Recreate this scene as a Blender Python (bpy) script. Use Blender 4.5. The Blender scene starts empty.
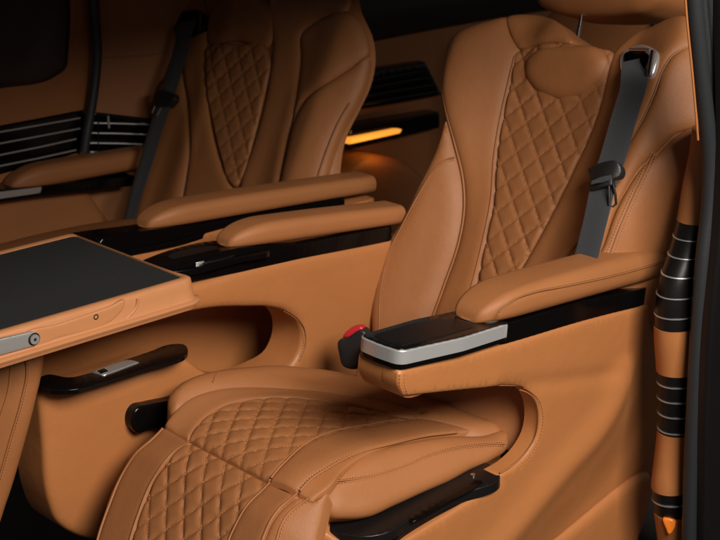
import bpy, bmesh, math, random
import numpy as np
from math import radians, sin, cos, pi
from mathutils import Vector, Matrix
from mathutils.geometry import delaunay_2d_cdt
random.seed(4)
C = bpy.context.scene.collection
# ------------------------------------------------------------------ camera
F = 1500.0; HEAD = radians(46); PITCH = radians(19)
FW = np.array([cos(HEAD)*cos(PITCH), sin(HEAD)*cos(PITCH), -sin(PITCH)])
RT = np.array([sin(HEAD), -cos(HEAD), 0.0]); UP = np.cross(RT, FW)
CAM = np.array([-1.38887671, -1.35760877, 1.41209455])
cam = bpy.data.cameras.new('camera'); cam.sensor_width = 36; cam.lens = 36*F/720; cam.clip_start = .05; cam.clip_end = 100
co = bpy.data.objects.new('camera', cam); C.objects.link(co)
co.matrix_world = Matrix(((RT[0], UP[0], -FW[0], CAM[0]), (RT[1], UP[1], -FW[1], CAM[1]), (RT[2], UP[2], -FW[2], CAM[2]), (0, 0, 0, 1)))
bpy.context.scene.camera = co
cam.dof.use_dof = True; cam.dof.focus_distance = 2.2; cam.dof.aperture_fstop = 9.0
# ------------------------------------------------------------------ light
w = bpy.data.worlds.new('World'); bpy.context.scene.world = w; w.use_nodes = True
bg = w.node_tree.nodes['Background']; bg.inputs[0].default_value = (1, .93, .85, 1); bg.inputs[1].default_value = .11
def area(name, loc, target, sx, sy, power, col=(1, .96, .9), spread=180):
    l = bpy.data.lights.new(name, 'AREA'); l.shape = 'RECTANGLE'; l.size = sx; l.size_y = sy; l.energy = power; l.color = col; l.spread = radians(spread)
    o = bpy.data.objects.new(name, l); C.objects.link(o); o.location = loc
    o.rotation_euler = (Vector(target)-Vector(loc)).to_track_quat('-Z', 'Y').to_euler(); return o
area('door_light', (-.40, -1.74, 2.06), (.05, .1, .5), 1.2, .85, 64, (1, .95, .88), 150)
vs = bpy.context.scene.view_settings; vs.view_transform = 'Standard'; vs.look = 'None'; vs.exposure = 0; vs.gamma = 1
# ------------------------------------------------------------------ pixels to places
def ray(x, y): return FW+RT*(x-360)/F-UP*(y-270)/F
def at(x, y, X=None, Y=None, Z=None):
    r = ray(x, y)
    t = (X-CAM[0])/r[0] if X is not None else (Y-CAM[1])/r[1] if Y is not None else (Z-CAM[2])/r[2]
    return CAM+t*r
class Frame:
    def __init__(s, O, e1, e2, base=None):
        s.O = np.array(O, float); s.e1 = np.array(e1, float); s.e2 = np.array(e2, float)
        s.e1 /= np.linalg.norm(s.e1); s.e2 /= np.linalg.norm(s.e2); s.n = np.cross(s.e1, s.e2); s.base = base or (lambda a, b: a*0)
    def ab(s, x, y, off=0):
        r = ray(x, y); d = off
        for _ in range(60):
            o = s.O+s.n*d; t = ((o-CAM)@s.n)/(r@s.n); q = CAM+t*r-o; a, b = float(q@s.e1), float(q@s.e2)
            d = .65*d+.35*(float(s.base(np.array(a), np.array(b)))+off)
        return a, b
    def w(s, a, b, d=0):
        a = np.atleast_1d(a).astype(float); b = np.atleast_1d(b).astype(float)
        h = s.base(a, b)+d
        return s.O+np.outer(a, s.e1)+np.outer(b, s.e2)+np.outer(h, s.n)
# ------------------------------------------------------------------ materials
def mat(name, col, rough=.5, metal=0, spec=.5, bump=None, bscale=900, bstr=.2, perf=False, coat=0, var=0, emit=None, estr=0, sheen=0, wave=None):
    m = bpy.data.materials.new(name); m.use_nodes = True; nt = m.node_tree; N = nt.nodes; L = nt.links; b = N['Principled BSDF']
    b.inputs['Base Color'].default_value = (*col, 1); b.inputs['Roughness'].default_value = rough; b.inputs['Metallic'].default_value = metal
    b.inputs['Specular IOR Level'].default_value = spec; b.inputs['Coat Weight'].default_value = coat; b.inputs['Coat Roughness'].default_value = .06
    b.inputs['Sheen Weight'].default_value = sheen
    if emit: b.inputs['Emission Color'].default_value = (*emit, 1); b.inputs['Emission Strength'].default_value = estr
    tc = N.new('ShaderNodeTexCoord')
    if var:
        n1 = N.new('ShaderNodeTexNoise'); n1.inputs['Scale'].default_value = 7; n1.inputs['Detail'].default_value = 6
        L.new(tc.outputs['Object'], n1.inputs['Vector'])
        mx = N.new('ShaderNodeMixRGB'); mx.inputs[1].default_value = tuple(c*(1-var) for c in col)+(1,); mx.inputs[2].default_value = tuple(min(1, c*(1+var)) for c in col)+(1,)
        L.new(n1.outputs['Fac'], mx.inputs[0]); L.new(mx.outputs[0], b.inputs['Base Color'])
        mr = N.new('ShaderNodeMapRange'); mr.inputs[3].default_value = rough-.08; mr.inputs[4].default_value = rough+.1
        n2 = N.new('ShaderNodeTexNoise'); n2.inputs['Scale'].default_value = 22; n2.inputs['Detail'].default_value = 4
        L.new(tc.outputs['Object'], n2.inputs['Vector']); L.new(n2.outputs['Fac'], mr.inputs[0]); L.new(mr.outputs[0], b.inputs['Roughness'])
    last = None
    if bump == 'leather':
        v = N.new('ShaderNodeTexVoronoi'); v.feature = 'F1'; v.inputs['Scale'].default_value = bscale; L.new(tc.outputs['Object'], v.inputs['Vector'])
        bp = N.new('ShaderNodeBump'); bp.inputs['Strength'].default_value = bstr; bp.inputs['Distance'].default_value = .0006
        L.new(v.outputs['Distance'], bp.inputs['Height'])
        nz = N.new('ShaderNodeTexNoise'); nz.inputs['Scale'].default_value = 24; nz.inputs['Detail'].default_value = 3; L.new(tc.outputs['Object'], nz.inputs['Vector'])
        b2 = N.new('ShaderNodeBump'); b2.inputs['Strength'].default_value = .2; b2.inputs['Distance'].default_value = .006
        L.new(nz.outputs['Fac'], b2.inputs['Height']); L.new(bp.outputs[0], b2.inputs['Normal']); last = b2
    elif bump == 'weave':
        v = N.new('ShaderNodeTexWave'); v.inputs['Scale'].default_value = bscale; v.bands_direction = 'DIAGONAL'; L.new(tc.outputs['Object'], v.inputs['Vector'])
        bp = N.new('ShaderNodeBump'); bp.inputs['Strength'].default_value = bstr; bp.inputs['Distance'].default_value = .0008; L.new(v.outputs['Fac'], bp.inputs['Height']); last = bp
    elif bump == 'noise':
        v = N.new('ShaderNodeTexNoise'); v.inputs['Scale'].default_value = bscale; v.inputs['Detail'].default_value = 5; L.new(tc.outputs['Object'], v.inputs['Vector'])
        bp = N.new('ShaderNodeBump'); bp.inputs['Strength'].default_value = bstr; bp.inputs['Distance'].default_value = .003; L.new(v.outputs['Fac'], bp.inputs['Height']); last = bp
    if perf:
        # punched dots, laid on the leather's own metre-true UVs
        mp = N.new('ShaderNodeMapping'); mp.inputs['Scale'].default_value = (360, 360, 360); mp.inputs['Rotation'].default_value = (0, 0, radians(45)); L.new(tc.outputs['UV'], mp.inputs[0])
        v = N.new('ShaderNodeTexVoronoi'); v.inputs['Scale'].default_value = 1; v.inputs['Randomness'].default_value = 0; L.new(mp.outputs[0], v.inputs['Vector'])
        rp = N.new('ShaderNodeMapRange'); rp.inputs[1].default_value = .2; rp.inputs[2].default_value = .34; L.new(v.outputs['Distance'], rp.inputs[0])
        mm = N.new('ShaderNodeMixRGB'); mm.blend_type = 'MULTIPLY'; mm.inputs[0].default_value = .45
        src = b.inputs['Base Color'].links[0].from_socket if b.inputs['Base Color'].links else None
        if src: L.new(src, mm.inputs[1])
        else: mm.inputs[1].default_value = (*col, 1)
        cr = N.new('ShaderNodeMapRange'); cr.inputs[3].default_value = .3; cr.inputs[4].default_value = 1; L.new(rp.outputs[0], cr.inputs[0])
        L.new(cr.outputs[0], mm.inputs[2]); L.new(mm.outputs[0], b.inputs['Base Color'])
        bp = N.new('ShaderNodeBump'); bp.inputs['Strength'].default_value = .25; bp.inputs['Distance'].default_value = .0006; L.new(rp.outputs[0], bp.inputs['Height'])
        if last: L.new(last.outputs[0], bp.inputs['Normal'])
        last = bp
    if last: L.new(last.outputs[0], b.inputs['Normal'])
    return m
TAN = (.335, .126, .042)
M = dict(
    leather=mat('tan_leather', TAN, .5, bump='leather', var=.12, bstr=.4, spec=.36),
    perf=mat('perforated_tan_leather', TAN, .54, bump='leather', var=.1, bstr=.3, perf=True, spec=.4),
    side=mat('tan_leather_side', (.41, .152, .048), .40, bump='leather', var=.07, bstr=.25, spec=.42),
    table=mat('table_leather', (.47, .195, .078), .42, bump='leather', var=.06, bstr=.2, spec=.42),
    stitch=mat('tan_thread', (.52, .22, .08), .7),
    piano=mat('piano_black', (.003, .0025, .0025), .16, spec=.28),
    satin=mat('satin_black_plastic', (.007, .006, .006), .34, spec=.35, bump='noise', bscale=60, bstr=.05),
    plastic=mat('black_plastic', (.015, .014, .014), .45, bump='noise', bscale=300, bstr=.1),
    glass=mat('black_glass', (.006, .006, .006), .08, spec=.35),
    chrome=mat('brushed_chrome', (.86, .84, .82), .26, .7, bump='noise', bscale=120, bstr=.04),
    alu=mat('silver_aluminium', (.62, .60, .57), .38, .75, bump='noise', bscale=200, bstr=.05),
    steel=mat('bright_steel', (.7, .7, .7), .18, 1),
    mat=mat('dark_felt', (.025, .024, .023), .8, bump='noise', bscale=700, bstr=.4, spec=.2, var=.15),
    belt=mat('grey_webbing', (.028, .030, .034), .66, bump='weave', bscale=260, bstr=.5, sheen=.2),
    rubber=mat('black_rubber', (.020, .021, .023), .5, bump='noise', bscale=140, bstr=.12),
    red=mat('red_button', (.55, .02, .03), .35),
    window=mat('tinted_glass', (.022, .013, .014), .2, bump='noise', bscale=3, bstr=.05),
    carpet=mat('dark_carpet', (.018, .014, .012), .95, bump='noise', bscale=500, bstr=1, var=.4),
    brown=mat('dark_brown_trim', (.10, .045, .025), .6, bump='leather', var=.15),
    lamp=mat('amber_lamp', (.9, .5, .1), .4, emit=(1, .36, .04), estr=1.0),
    reflector=mat('orange_reflector', (.8, .2, .02), .3, emit=(1, .25, .02), estr=.15, coat=.5),  # no lamp: faint emission puts the glow of returned light into the material
)
# ------------------------------------------------------------------ objects
def obj(name, me, m, parent=None, loc=None):
    o = bpy.data.objects.new(name, me); C.objects.link(o)
    if m: me.materials.append(m)
    if parent is not None: o.parent = parent
    return o
def thing(name, label, cat, loc=(0, 0, 0), group=None, kind=None):
    # children are modelled in world metres; the Empty stands at the origin of the van's floor unless moved through put()
    o = bpy.data.objects.new(name, None); C.objects.link(o); o.empty_display_size = .05
    o['label'] = label; o['category'] = cat; o['kind'] = 'thing'
    if group: o['group'] = group
    return o
def base_at(root, loc):   # move the Empty to the thing's base and keep every child where it is
    bpy.context.view_layer.update()
    root.location = loc
    for ch in root.children: ch.matrix_parent_inverse = Matrix.Translation(-Vector(loc))
def mesh(name, V, Fc, smooth=True, uv=None):
    me = bpy.data.meshes.new(name); me.from_pydata([tuple(map(float, v)) for v in V], [], Fc); me.validate(); me.update()
    if smooth: me.polygons.foreach_set('use_smooth', [True]*len(me.polygons))
    if uv is not None:
        l = me.uv_layers.new(name='UVMap'); vi = np.empty(len(me.loops), int); me.loops.foreach_get('vertex_index', vi)
        l.data.foreach_set('uv', np.asarray(uv)[vi].ravel())
    return me
def sharp(me, ang=35):
    bm = bmesh.new(); bm.from_mesh(me)
    for e in bm.edges:
        if len(e.link_faces) == 2 and e.calc_face_angle(0) > radians(ang): e.smooth = False
    bm.to_mesh(me); bm.free(); return me
def catmull(P, closed=True, per=10):
    """P: (x,y) or (x,y,1) where 1 marks a sharp corner"""
    n = len(P); out = []
    q = [np.array(p[:2], float) for p in P]; c = [len(p) > 2 for p in P]
    for i in range(n if closed else n-1):
        p1, p2 = q[i], q[(i+1) % n]
        p0 = q[i-1] if (closed or i > 0) and not c[i] else 2*p1-p2
        p3 = q[(i+2) % n] if (closed or i+2 < n) and not c[(i+1) % n] else 2*p2-p1
        # centripetal-ish tangents, so short steps beside long ones do not overshoot
        L = np.linalg.norm(p2-p1)+1e-9; L0 = np.linalg.norm(p1-p0)+1e-9; L3 = np.linalg.norm(p3-p2)+1e-9
        m1 = ((p1-p0)/L0*L+(p2-p1)*L0/L)/(L0+L)*L; m2 = ((p2-p1)/L*L3+(p3-p2)*L/L3)/(L+L3)*L
        m1 = ((p1-p0)*L/L0+(p2-p1)*L0/L)*L/(L0+L); m2 = ((p2-p1)*L3/L+(p3-p2)*L/L3)*L/(L+L3)
        for k in range(per):
            t = k/per; h = (2*t**3-3*t*t+1, t**3-2*t*t+t, -2*t**3+3*t*t, t**3-t*t)
            out.append(h[0]*p1+h[1]*m1+h[2]*p2+h[3]*m2)
    if not closed: out.append(q[-1])
    return np.array(out)
def resample(P, step, closed=True):
    Q = np.vstack([P, P[:1]]) if closed else P
    s = np.r_[0, np.cumsum(np.linalg.norm(np.diff(Q, axis=0), axis=1))]; n = max(3, int(round(s[-1]/step)))
    t = np.linspace(0, s[-1], n+1)[:(n if closed else n+1)]
    return np.stack([np.interp(t, s, Q[:, k]) for k in range(Q.shape[1])], 1)
def outline(P, step, per=10):
    Q = catmull(P, True, per); idx = [i*per for i, p in enumerate(P) if len(p) > 2]
    if not idx: return resample(Q, step)
    out = []
    for k, i in enumerate(idx):
        j = idx[(k+1) % len(idx)]; seg = Q[i:j+1] if j > i else np.vstack([Q[i:], Q[:j+1]])
        s = np.r_[0, np.cumsum(np.linalg.norm(np.diff(seg, axis=0), axis=1))]; n = max(1, int(round(s[-1]/step))); t = np.linspace(0, s[-1], n+1)[:-1]
        out.append(np.stack([np.interp(t, s, seg[:, c]) for c in (0, 1)], 1))
    return np.vstack(out)
def seg_dist(P, Q):
    A = Q; B = np.roll(Q, -1, 0); AB = B-A; L2 = (AB**2).sum(1)+1e-12; out = np.empty(len(P))
    for i in range(0, len(P), 2000):
        p = P[i:i+2000, None]; t = np.clip(((p-A)*AB).sum(2)/L2, 0, 1); out[i:i+2000] = np.sqrt((((A+t[..., None]*AB)-p)**2).sum(2).min(1))
    return out
def inside(P, Q):
    A = Q; B = np.roll(Q, -1, 0); r = np.zeros(len(P), bool)
    for a, b in zip(A, B):
        c = ((a[1] > P[:, 1]) != (b[1] > P[:, 1])); x = (b[0]-a[0])*(P[:, 1]-a[1])/((b[1]-a[1]) or 1e-12)+a[0]; r ^= c & (P[:, 0] < x)
    return r
def area2(Q): return (Q[:, 0]*np.roll(Q[:, 1], -1)-np.roll(Q[:, 0], -1)*Q[:, 1]).sum()/2
def puff(name, m, parent, fr, px, cell=.006, er=.02, eh=.01, off=0, disp=None, thick=.03, is_px=True, per=10, bulge=0, taper=0):
    P = [(*fr.ab(p[0], p[1], off), *p[2:]) for p in px] if is_px else px
    Q = outline(P, min(max(cell*.8, .0025), .008), per)
    if area2(Q) < 0: Q = Q[::-1]
    n = len(Q)
    T = np.roll(Q, -1, 0)-np.roll(Q, 1, 0); T /= np.linalg.norm(T, axis=1)[:, None]; Nn = np.stack([-T[:, 1], T[:, 0]], 1)
    pts = [Q]
    for f in (.05, .16, .36, .65, 1.0):
        R = Q+Nn*er*f; k = (seg_dist(R, Q) > er*f*.93) & inside(R, Q)
        R = R[k]
        if f > .5: R = R[::2]
        pts.append(R)
    lo, hi = Q.min(0), Q.max(0)
    gx, gy = np.meshgrid(np.arange(lo[0], hi[0], cell), np.arange(lo[1], hi[1], cell*.87)); gx[1::2] += cell/2
    G = np.stack([gx.ravel(), gy.ravel()], 1); G = G[inside(G, Q)]
    if len(G): G = G[seg_dist(G, Q) > er*1.0+cell*.6]; pts.append(G)
    A = np.vstack([p for p in pts if len(p)])
    vs_, _, fs, _, _, _ = delaunay_2d_cdt([Vector(map(float, p)) for p in A], [(i, (i+1) % n) for i in range(n)], [list(range(n))], 1, 1e-6)
    V = np.array([tuple(v) for v in vs_]); d = seg_dist(V, Q)
    t = np.clip(1-d/er, 0, 1); h = -eh*(1-np.sqrt(np.clip(1-t*t, 0, 1)))
    if bulge: h = h+bulge*(1-np.exp(-d/.05))
    if disp is not None: h = h+disp(V[:, 0], V[:, 1], d)
    W = fr.w(V[:, 0], V[:, 1], h+off)
    # boundary loop of the filled face, walked through the mesh itself
    Fc = [list(f) for f in fs]; cnt = {}
    for f in Fc:
        for i in range(len(f)):
            a, b = f[i], f[(i+1) % len(f)]; cnt[(a, b)] = 1
    rim = [(a, b) for (a, b) in cnt if (b, a) not in cnt]
    nv = len(W); ids = sorted({a for e in rim for a in e}); back = {a: nv+i for i, a in enumerate(ids)}
    cen = V[ids].mean(0); tp = cen+(V[ids]-cen)*(1-taper)
    VB = fr.w(V[ids, 0], V[ids, 1], off-eh*.999)-fr.n*thick+np.outer(tp[:, 0]-V[ids, 0], fr.e1)+np.outer(tp[:, 1]-V[ids, 1], fr.e2)
    W = np.vstack([W, VB]); UV = np.vstack([V, V[ids]])
    Fc += [[a, back[a], back[b], b][::-1] if False else [b, a, back[a], back[b]] for (a, b) in rim]
    nxt = {a: b for a, b in rim}
    loop = [rim[0][0]]
    while nxt.get(loop[-1]) is not None and nxt[loop[-1]] != loop[0] and len(loop) < len(rim)+2: loop.append(nxt[loop[-1]])
    if len(loop) == len(rim): Fc.append([back[a] for a in loop][::-1])
    me = mesh(name, W, Fc, True, UV)
    sharp(me, 50)
    o = obj(name, me, m, parent)
    if m is M['perf']:
        me.materials.append(M['leather'])
        for i in range(len(fs), len(me.polygons)): me.polygons[i].material_index = 1
    return o
def tube(name, m, parent, P, r=.002, k=8, closed=False, taper=None):
    P = np.array(P, float); n = len(P); V = []; Fc = []
    T = np.gradient(P, axis=0) if not closed else np.roll(P, -1, 0)-np.roll(P, 1, 0); T /= np.linalg.norm(T, axis=1)[:, None]
    u = np.cross(T[0], [0, 0, 1.0]);  u = u if np.linalg.norm(u) > .1 else np.cross(T[0], [0, 1.0, 0])
    for i in range(n):
        u = u-T[i]*(u@T[i]); u /= np.linalg.norm(u); v = np.cross(T[i], u); rr = r*(taper(i/(n-1)) if taper else 1)
        for j in range(k): V.append(P[i]+rr*(cos(2*pi*j/k)*u+sin(2*pi*j/k)*v))
    for i in range(n if closed else n-1):
        for j in range(k): Fc.append([i*k+j, i*k+(j+1) % k, ((i+1) % n)*k+(j+1) % k, ((i+1) % n)*k+j])
    if not closed: Fc += [list(range(k))[::-1], [(n-1)*k+j for j in range(k)]]
    if name is None: return V, Fc
    return obj(name, sharp(mesh(name, V, Fc), 60), m, parent)
class Dashes:
    def __init__(s): s.V = []; s.F = []
    def bar(s, a, b, nrm, r):
        t = b-a; t = t/np.linalg.norm(t); u = np.cross(t, nrm); u /= np.linalg.norm(u); i = len(s.V); m_ = (a+b)/2
        for p, q in ((a, .35), (m_-(b-a)*.2, 1), (m_+(b-a)*.2, 1), (b, .35)):
            for x, y in ((1, -.3), (.6, .8), (-.6, .8), (-1, -.3)): s.V.append(p+u*x*r*q+nrm*y*r*q)
        for k in range(3):
            for j in range(4): s.F.append([i+k*4+j, i+k*4+(j+1) % 4, i+k*4+4+(j+1) % 4, i+k*4+4+j])
    def run(s, P, nrm, r=.0006, L=.0036, gap=.0016):
        P = resample(np.array(P), .0004, False); st = int(round((L+gap)/.0004)); ln = int(round(L/.0004))
        for i in range(0, len(P)-ln-1, st): s.bar(P[i], P[i+ln], nrm[i] if getattr(nrm, 'ndim', 1) == 2 else nrm, r)
    def build(s, name, m, parent): return obj(name, mesh(name, s.V, s.F), m, parent) if s.V else None
def curve_on(fr, px, off=0, shift=0, is_px=True, disp=None, step=.004):
    P = np.array([fr.ab(p[0], p[1], off) for p in px]) if is_px else np.array([p[:2] for p in px])
    Q = resample(catmull([tuple(p) for p in P], False, 12), step, False)
    if shift:
        T = np.gradient(Q, axis=0); T /= np.linalg.norm(T, axis=1)[:, None]; Q = Q+np.stack([-T[:, 1], T[:, 0]], 1)*shift
    h = off+(disp(Q[:, 0], Q[:, 1], None) if disp else 0)
    return fr.w(Q[:, 0], Q[:, 1], h)
def seam(parent, fr, px, off=0, rows=(.0035,), pipe=.0016, name='piping', m=None, L=.0036):
    if pipe: tube(name, m or M['leather'], parent, curve_on(fr, px, off), pipe, 8)
    if rows:
        D = Dashes()
        for r in rows: D.run(curve_on(fr, px, off+.0012, r, step=.002), fr.n, L=L)
        D.build('stitching', M['stitch'], parent)
def quilt(th, pitch, A=.0055, a0=0, b0=0):
    c, s = cos(th), sin(th)   # lines run at +-th from e2
    def f(a, b, d=None):
        u = ((a-a0)*c+(b-b0)*s)/pitch; v = ((a-a0)*c-(b-b0)*s)/pitch
        g = np.minimum(np.abs(np.sin(pi*u)), np.abs(np.sin(pi*v)))
        h = (A*(1-np.exp(-g*2.6))*1.08-A)*(.86+.22*np.sin(17*a+3)*np.sin(13*b+1)+.10*np.sin(41*a+1)*np.sin(37*b))
        return h*(1 if d is None else 1)
    f.par = (th, pitch, a0, b0); return f
def quilt_stitch(parent, fr, px, q, off=0, margin=.004, L=.0038):
    th, p, a0, b0 = q.par; c, s = cos(th), sin(th)
    Q = resample(catmull([fr.ab(x[0], x[1], off) + tuple(x[2:]) for x in px], True, 8), .004)
    D = Dashes(); R = np.abs(Q-np.array([a0, b0])).max()*1.6
    for sg in (1, -1):
        nrm = np.array([c, s*sg]); dr = np.array([-s*sg, c])
        for k in range(int(-R/p), int(R/p)+1):
            P = np.array([a0, b0])+nrm*k*p+dr*np.arange(-R, R, .0054)[:, None]
            ok = inside(P, Q) & (seg_dist(P, Q) > margin)
            for x in P[ok]:
                e = x+dr*L
                if seg_dist(e[None], Q)[0] < margin*.5: continue
                hh = q(np.array([x[0], e[0]]), np.array([x[1], e[1]]))
                W = fr.w([x[0], e[0]], [x[1], e[1]], off+hh+.0006); D.bar(W[0], W[1], fr.n, .0005)
    D.build('stitching', M['stitch'], parent)
def prism(name, m, parent, fr, px, thick, bev=.002, off=0, is_px=True, cell=.02, per=8):
    o = puff(name, m, parent, fr, px, cell=cell, er=bev, eh=bev, off=off, thick=thick, is_px=is_px, per=per)
    wn_ = o.modifiers.new('weighted', 'WEIGHTED_NORMAL'); wn_.keep_sharp = True; wn_.weight = 100; return o
def flatn(o):
    wn_ = o.modifiers.new('weighted', 'WEIGHTED_NORMAL'); wn_.keep_sharp = True; wn_.weight = 100; return o
def sm(x): x = np.clip(x, 0, 1); return x*x*(3-2*x)
def smf(x): x = min(1, max(0, x)); return x*x*(3-2*x)
def loft(name, m, parent, secs, closed=True, caps=True):
    k = len(secs[0]); V = [p for s in secs for p in s]; Fc = []
    for i in range(len(secs)-1):
        for j in range(k if closed else k-1): Fc.append([i*k+j, i*k+(j+1) % k, (i+1)*k+(j+1) % k, (i+1)*k+j])
    if caps: Fc += [list(range(k))[::-1], [(len(secs)-1)*k+j for j in range(k)]]
    me = mesh(name, V, Fc)
    bm = bmesh.new(); bm.from_mesh(me); bmesh.ops.recalc_face_normals(bm, faces=bm.faces); bm.to_mesh(me); bm.free()
    return obj(name, sharp(me, 45), m, parent)
def rrect(w, h, r, k=6):
    out = []
    for cx, cy, a0 in ((w-r, h-r, 0), (r, h-r, 90), (r, r, 180), (w-r, r, 270)):
        for i in range(k+1): a = radians(a0+90*i/k); out.append((cx+r*cos(a), cy+r*sin(a)))
    return out
def rod(m, parent, name, a, b, r, k=16): return tube(name, m, parent, [np.array(a)+(np.array(b)-np.array(a))*t for t in np.linspace(0, 1, 4)], r, k)

def onf(fr, x, y, off): return fr.w(*fr.ab(x, y, off), off)[0]
# ================================================================== SETTING
def struct(name, V, Fc, m):
    o = obj(name, mesh(name, V, Fc, False), m); o['kind'] = 'structure'; return o
struct('floor', [(-3, -.35, 0), (3, -.35, 0), (3, 1.6, 0), (-3, 1.6, 0)], [(0, 1, 2, 3)], M['carpet'])
struct('ceiling', [(x, y, z) for x in (-1.6, 3) for y in (-.16, 1.6) for z in (1.235, 1.30)], [(0, 1, 3, 2), (4, 6, 7, 5), (0, 4, 5, 1), (2, 3, 7, 6), (0, 2, 6, 4), (1, 5, 7, 3)], M['brown'])
struct('ground', [(-8, -8, -.45), (8, -8, -.45), (8, 8, -.45), (-8, 8, -.45)], [(0, 1, 2, 3)], mat('dark_ground', (.03, .03, .03), .9, bump='noise', bscale=30))

# ================================================================== NEAR SEAT
seat = thing('captain_seat', 'nearest tan quilted captain seat with open tray on its front armrest', 'car seat', group='tan quilted captain seats')
REC = radians(26)
def back_base(hw=.27, a0=-.02):
    def f(a, b):
        x = np.abs(a-a0)*1.0; curl = .19*sm((a-.18)/.13)*(1-.9*sm((b-.14)/.28))*(a0 != 0)
        h = .050*sm((x-.08)/.15)-.05*sm((x-.22)/.09)
        h = h+.02*sm((b-.45)/.12)*(1-sm((x-.05)/.08))       # fuller at the shoulders
        return h-curl-.03*sm((b-.50)/.14)**2
    return f
BF = Frame((.46, .25, .42), (0, -1, 0), (sin(REC), 0, cos(REC)), back_base())
shell = [(366, 330), (368, 300), (378, 252), (395, 222), (413, 183), (430, 148), (441, 116), (440, 70), (446, 42), (462, 27), (490, 18), (530, 14), (556, 24), (570, 42), (612, 48), (624, 38), (651, 25), (690, 20), (712, 60), (712, 140), (700, 220), (680, 300), (600, 330), (420, 372), (378, 362)]
back = puff('backrest', M['leather'], seat, BF, shell, cell=.012, er=.045, eh=.028, off=-.012, thick=.09)
Q1 = quilt(radians(42), .0375, .0045, -.02, .3)
p_quilt = [(517, 50), (510, 78), (503, 112), (496, 155), (493, 200), (484, 245), (470, 300), (460, 320, 1), (498, 320, 1), (517, 274), (537, 238), (557, 200), (573, 167), (590, 130), (599, 104), (606, 74), (612, 53), (590, 46), (560, 42), (532, 45)]
qp = puff('quilted_panel', M['perf'], seat, BF, p_quilt, cell=.0032, er=.008, eh=.006, disp=Q1, thick=.02)
quilt_stitch(qp, BF, p_quilt, Q1)
p_side = [(443, 116), (452, 145), (460, 178), (461.5, 205), (455, 245), (443, 280), (430, 316), (418, 352), (392, 368), (377, 362), (368, 345), (366, 325), (369, 290), (379, 252), (395, 222), (413, 184), (430, 149)]
s1 = puff('side_bolster', M['leather'], seat, BF, p_side, cell=.008, er=.03, eh=.022, thick=.03)
seam(s1, BF, [(455, 157), (445, 160), (433, 172), (420, 192), (404, 222), (390, 250), (381, 290), (379, 335)], off=-.001, rows=(.004,))
p_wing = [(440, 72), (446, 42), (461, 27), (484, 19), (505, 15.5), (507, 30), (517, 48), (510, 78), (503, 112), (496, 155), (493, 200), (484, 245), (470, 300), (450, 345), (418, 352), (430, 316), (443, 280), (455, 245), (461.5, 205), (460, 178), (452, 145), (443, 114), (439, 92)]
w1 = puff('shoulder_wing', M['leather'], seat, BF, p_wing, cell=.008, er=.026, eh=.013, thick=.03)
seam(w1, BF, [(443, 82), (446, 110), (455, 145), (463, 180), (464.5, 206), (458, 246), (446, 281), (433, 317)], off=-.009, rows=(.004,), pipe=.0025)
seam(w1, BF, [(515, 56), (508, 84), (501, 115), (494, 158), (491, 200), (482, 245), (468, 300)], off=-.003, rows=(), pipe=.0018)
puff('shoulder_cap', M['leather'], seat, BF, [(505, 15.5), (530, 13), (548, 17), (562, 27), (570, 42), (548, 42), (530, 46), (517, 48), (508, 33)], cell=.006, er=.02, eh=.01, thick=.04)
pil = [(522, 72), (524, 58), (535, 48), (560, 44.5), (596, 47), (606, 58), (601, 75), (585, 90), (562, 98), (545, 95), (530, 86)]
pl = puff('neck_pad', M['leather'], seat, BF, pil, cell=.005, er=.022, eh=.013, off=.006, thick=.02)
p_strip = [(612, 52), (622, 41), (635, 31), (652, 24), (690, 20), (692, 44), (671, 54), (661, 69), (653, 91), (640, 120), (624, 147), (605, 185), (590, 223), (562, 262), (540, 305), (500, 315), (517, 274), (537, 238), (557, 200), (573, 167), (590, 130), (599, 104), (606, 74)]
s2 = puff('inner_bolster', M['leather'], seat, BF, p_strip, cell=.007, er=.018, eh=.009, thick=.03)
p_wr = [(692, 44), (700, 60), (702, 95), (699, 121), (671, 133), (655, 149), (635, 167), (624, 184), (611, 209), (600, 240), (582, 290), (540, 305), (562, 262), (590, 223), (605, 185), (624, 147), (640, 120), (653, 91), (661, 69), (671, 54)]
s3 = puff('shoulder_wing', M['leather'], seat, BF, p_wr, cell=.007, er=.018, eh=.01, thick=.03)
seam(s3, BF, [(690, 46), (672, 56), (663, 70), (655, 92), (642, 121), (626, 148), (607, 186), (592, 224), (565, 263)], off=-.006, rows=(.004,), pipe=.0018)
p_br = [(699, 121), (706, 150), (697, 175), (684, 196), (668, 225), (652, 262), (632, 305), (582, 290), (600, 240), (611, 209), (624, 184), (635, 167), (655, 149), (671, 133)]
s4 = puff('side_bolster', M['leather'], seat, BF, p_br, cell=.007, er=.03, eh=.02, off=.004, thick=.04)
seam(s4, BF, [(655, 153), (644, 175), (632, 200), (620, 228), (608, 260)], off=.004, rows=(.003, -.003), pipe=.0012)
seam(back, BF, [(697, 172), (683, 192), (668, 218), (655, 243), (645, 262)], off=-.02, rows=(), pipe=.002)
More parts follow.
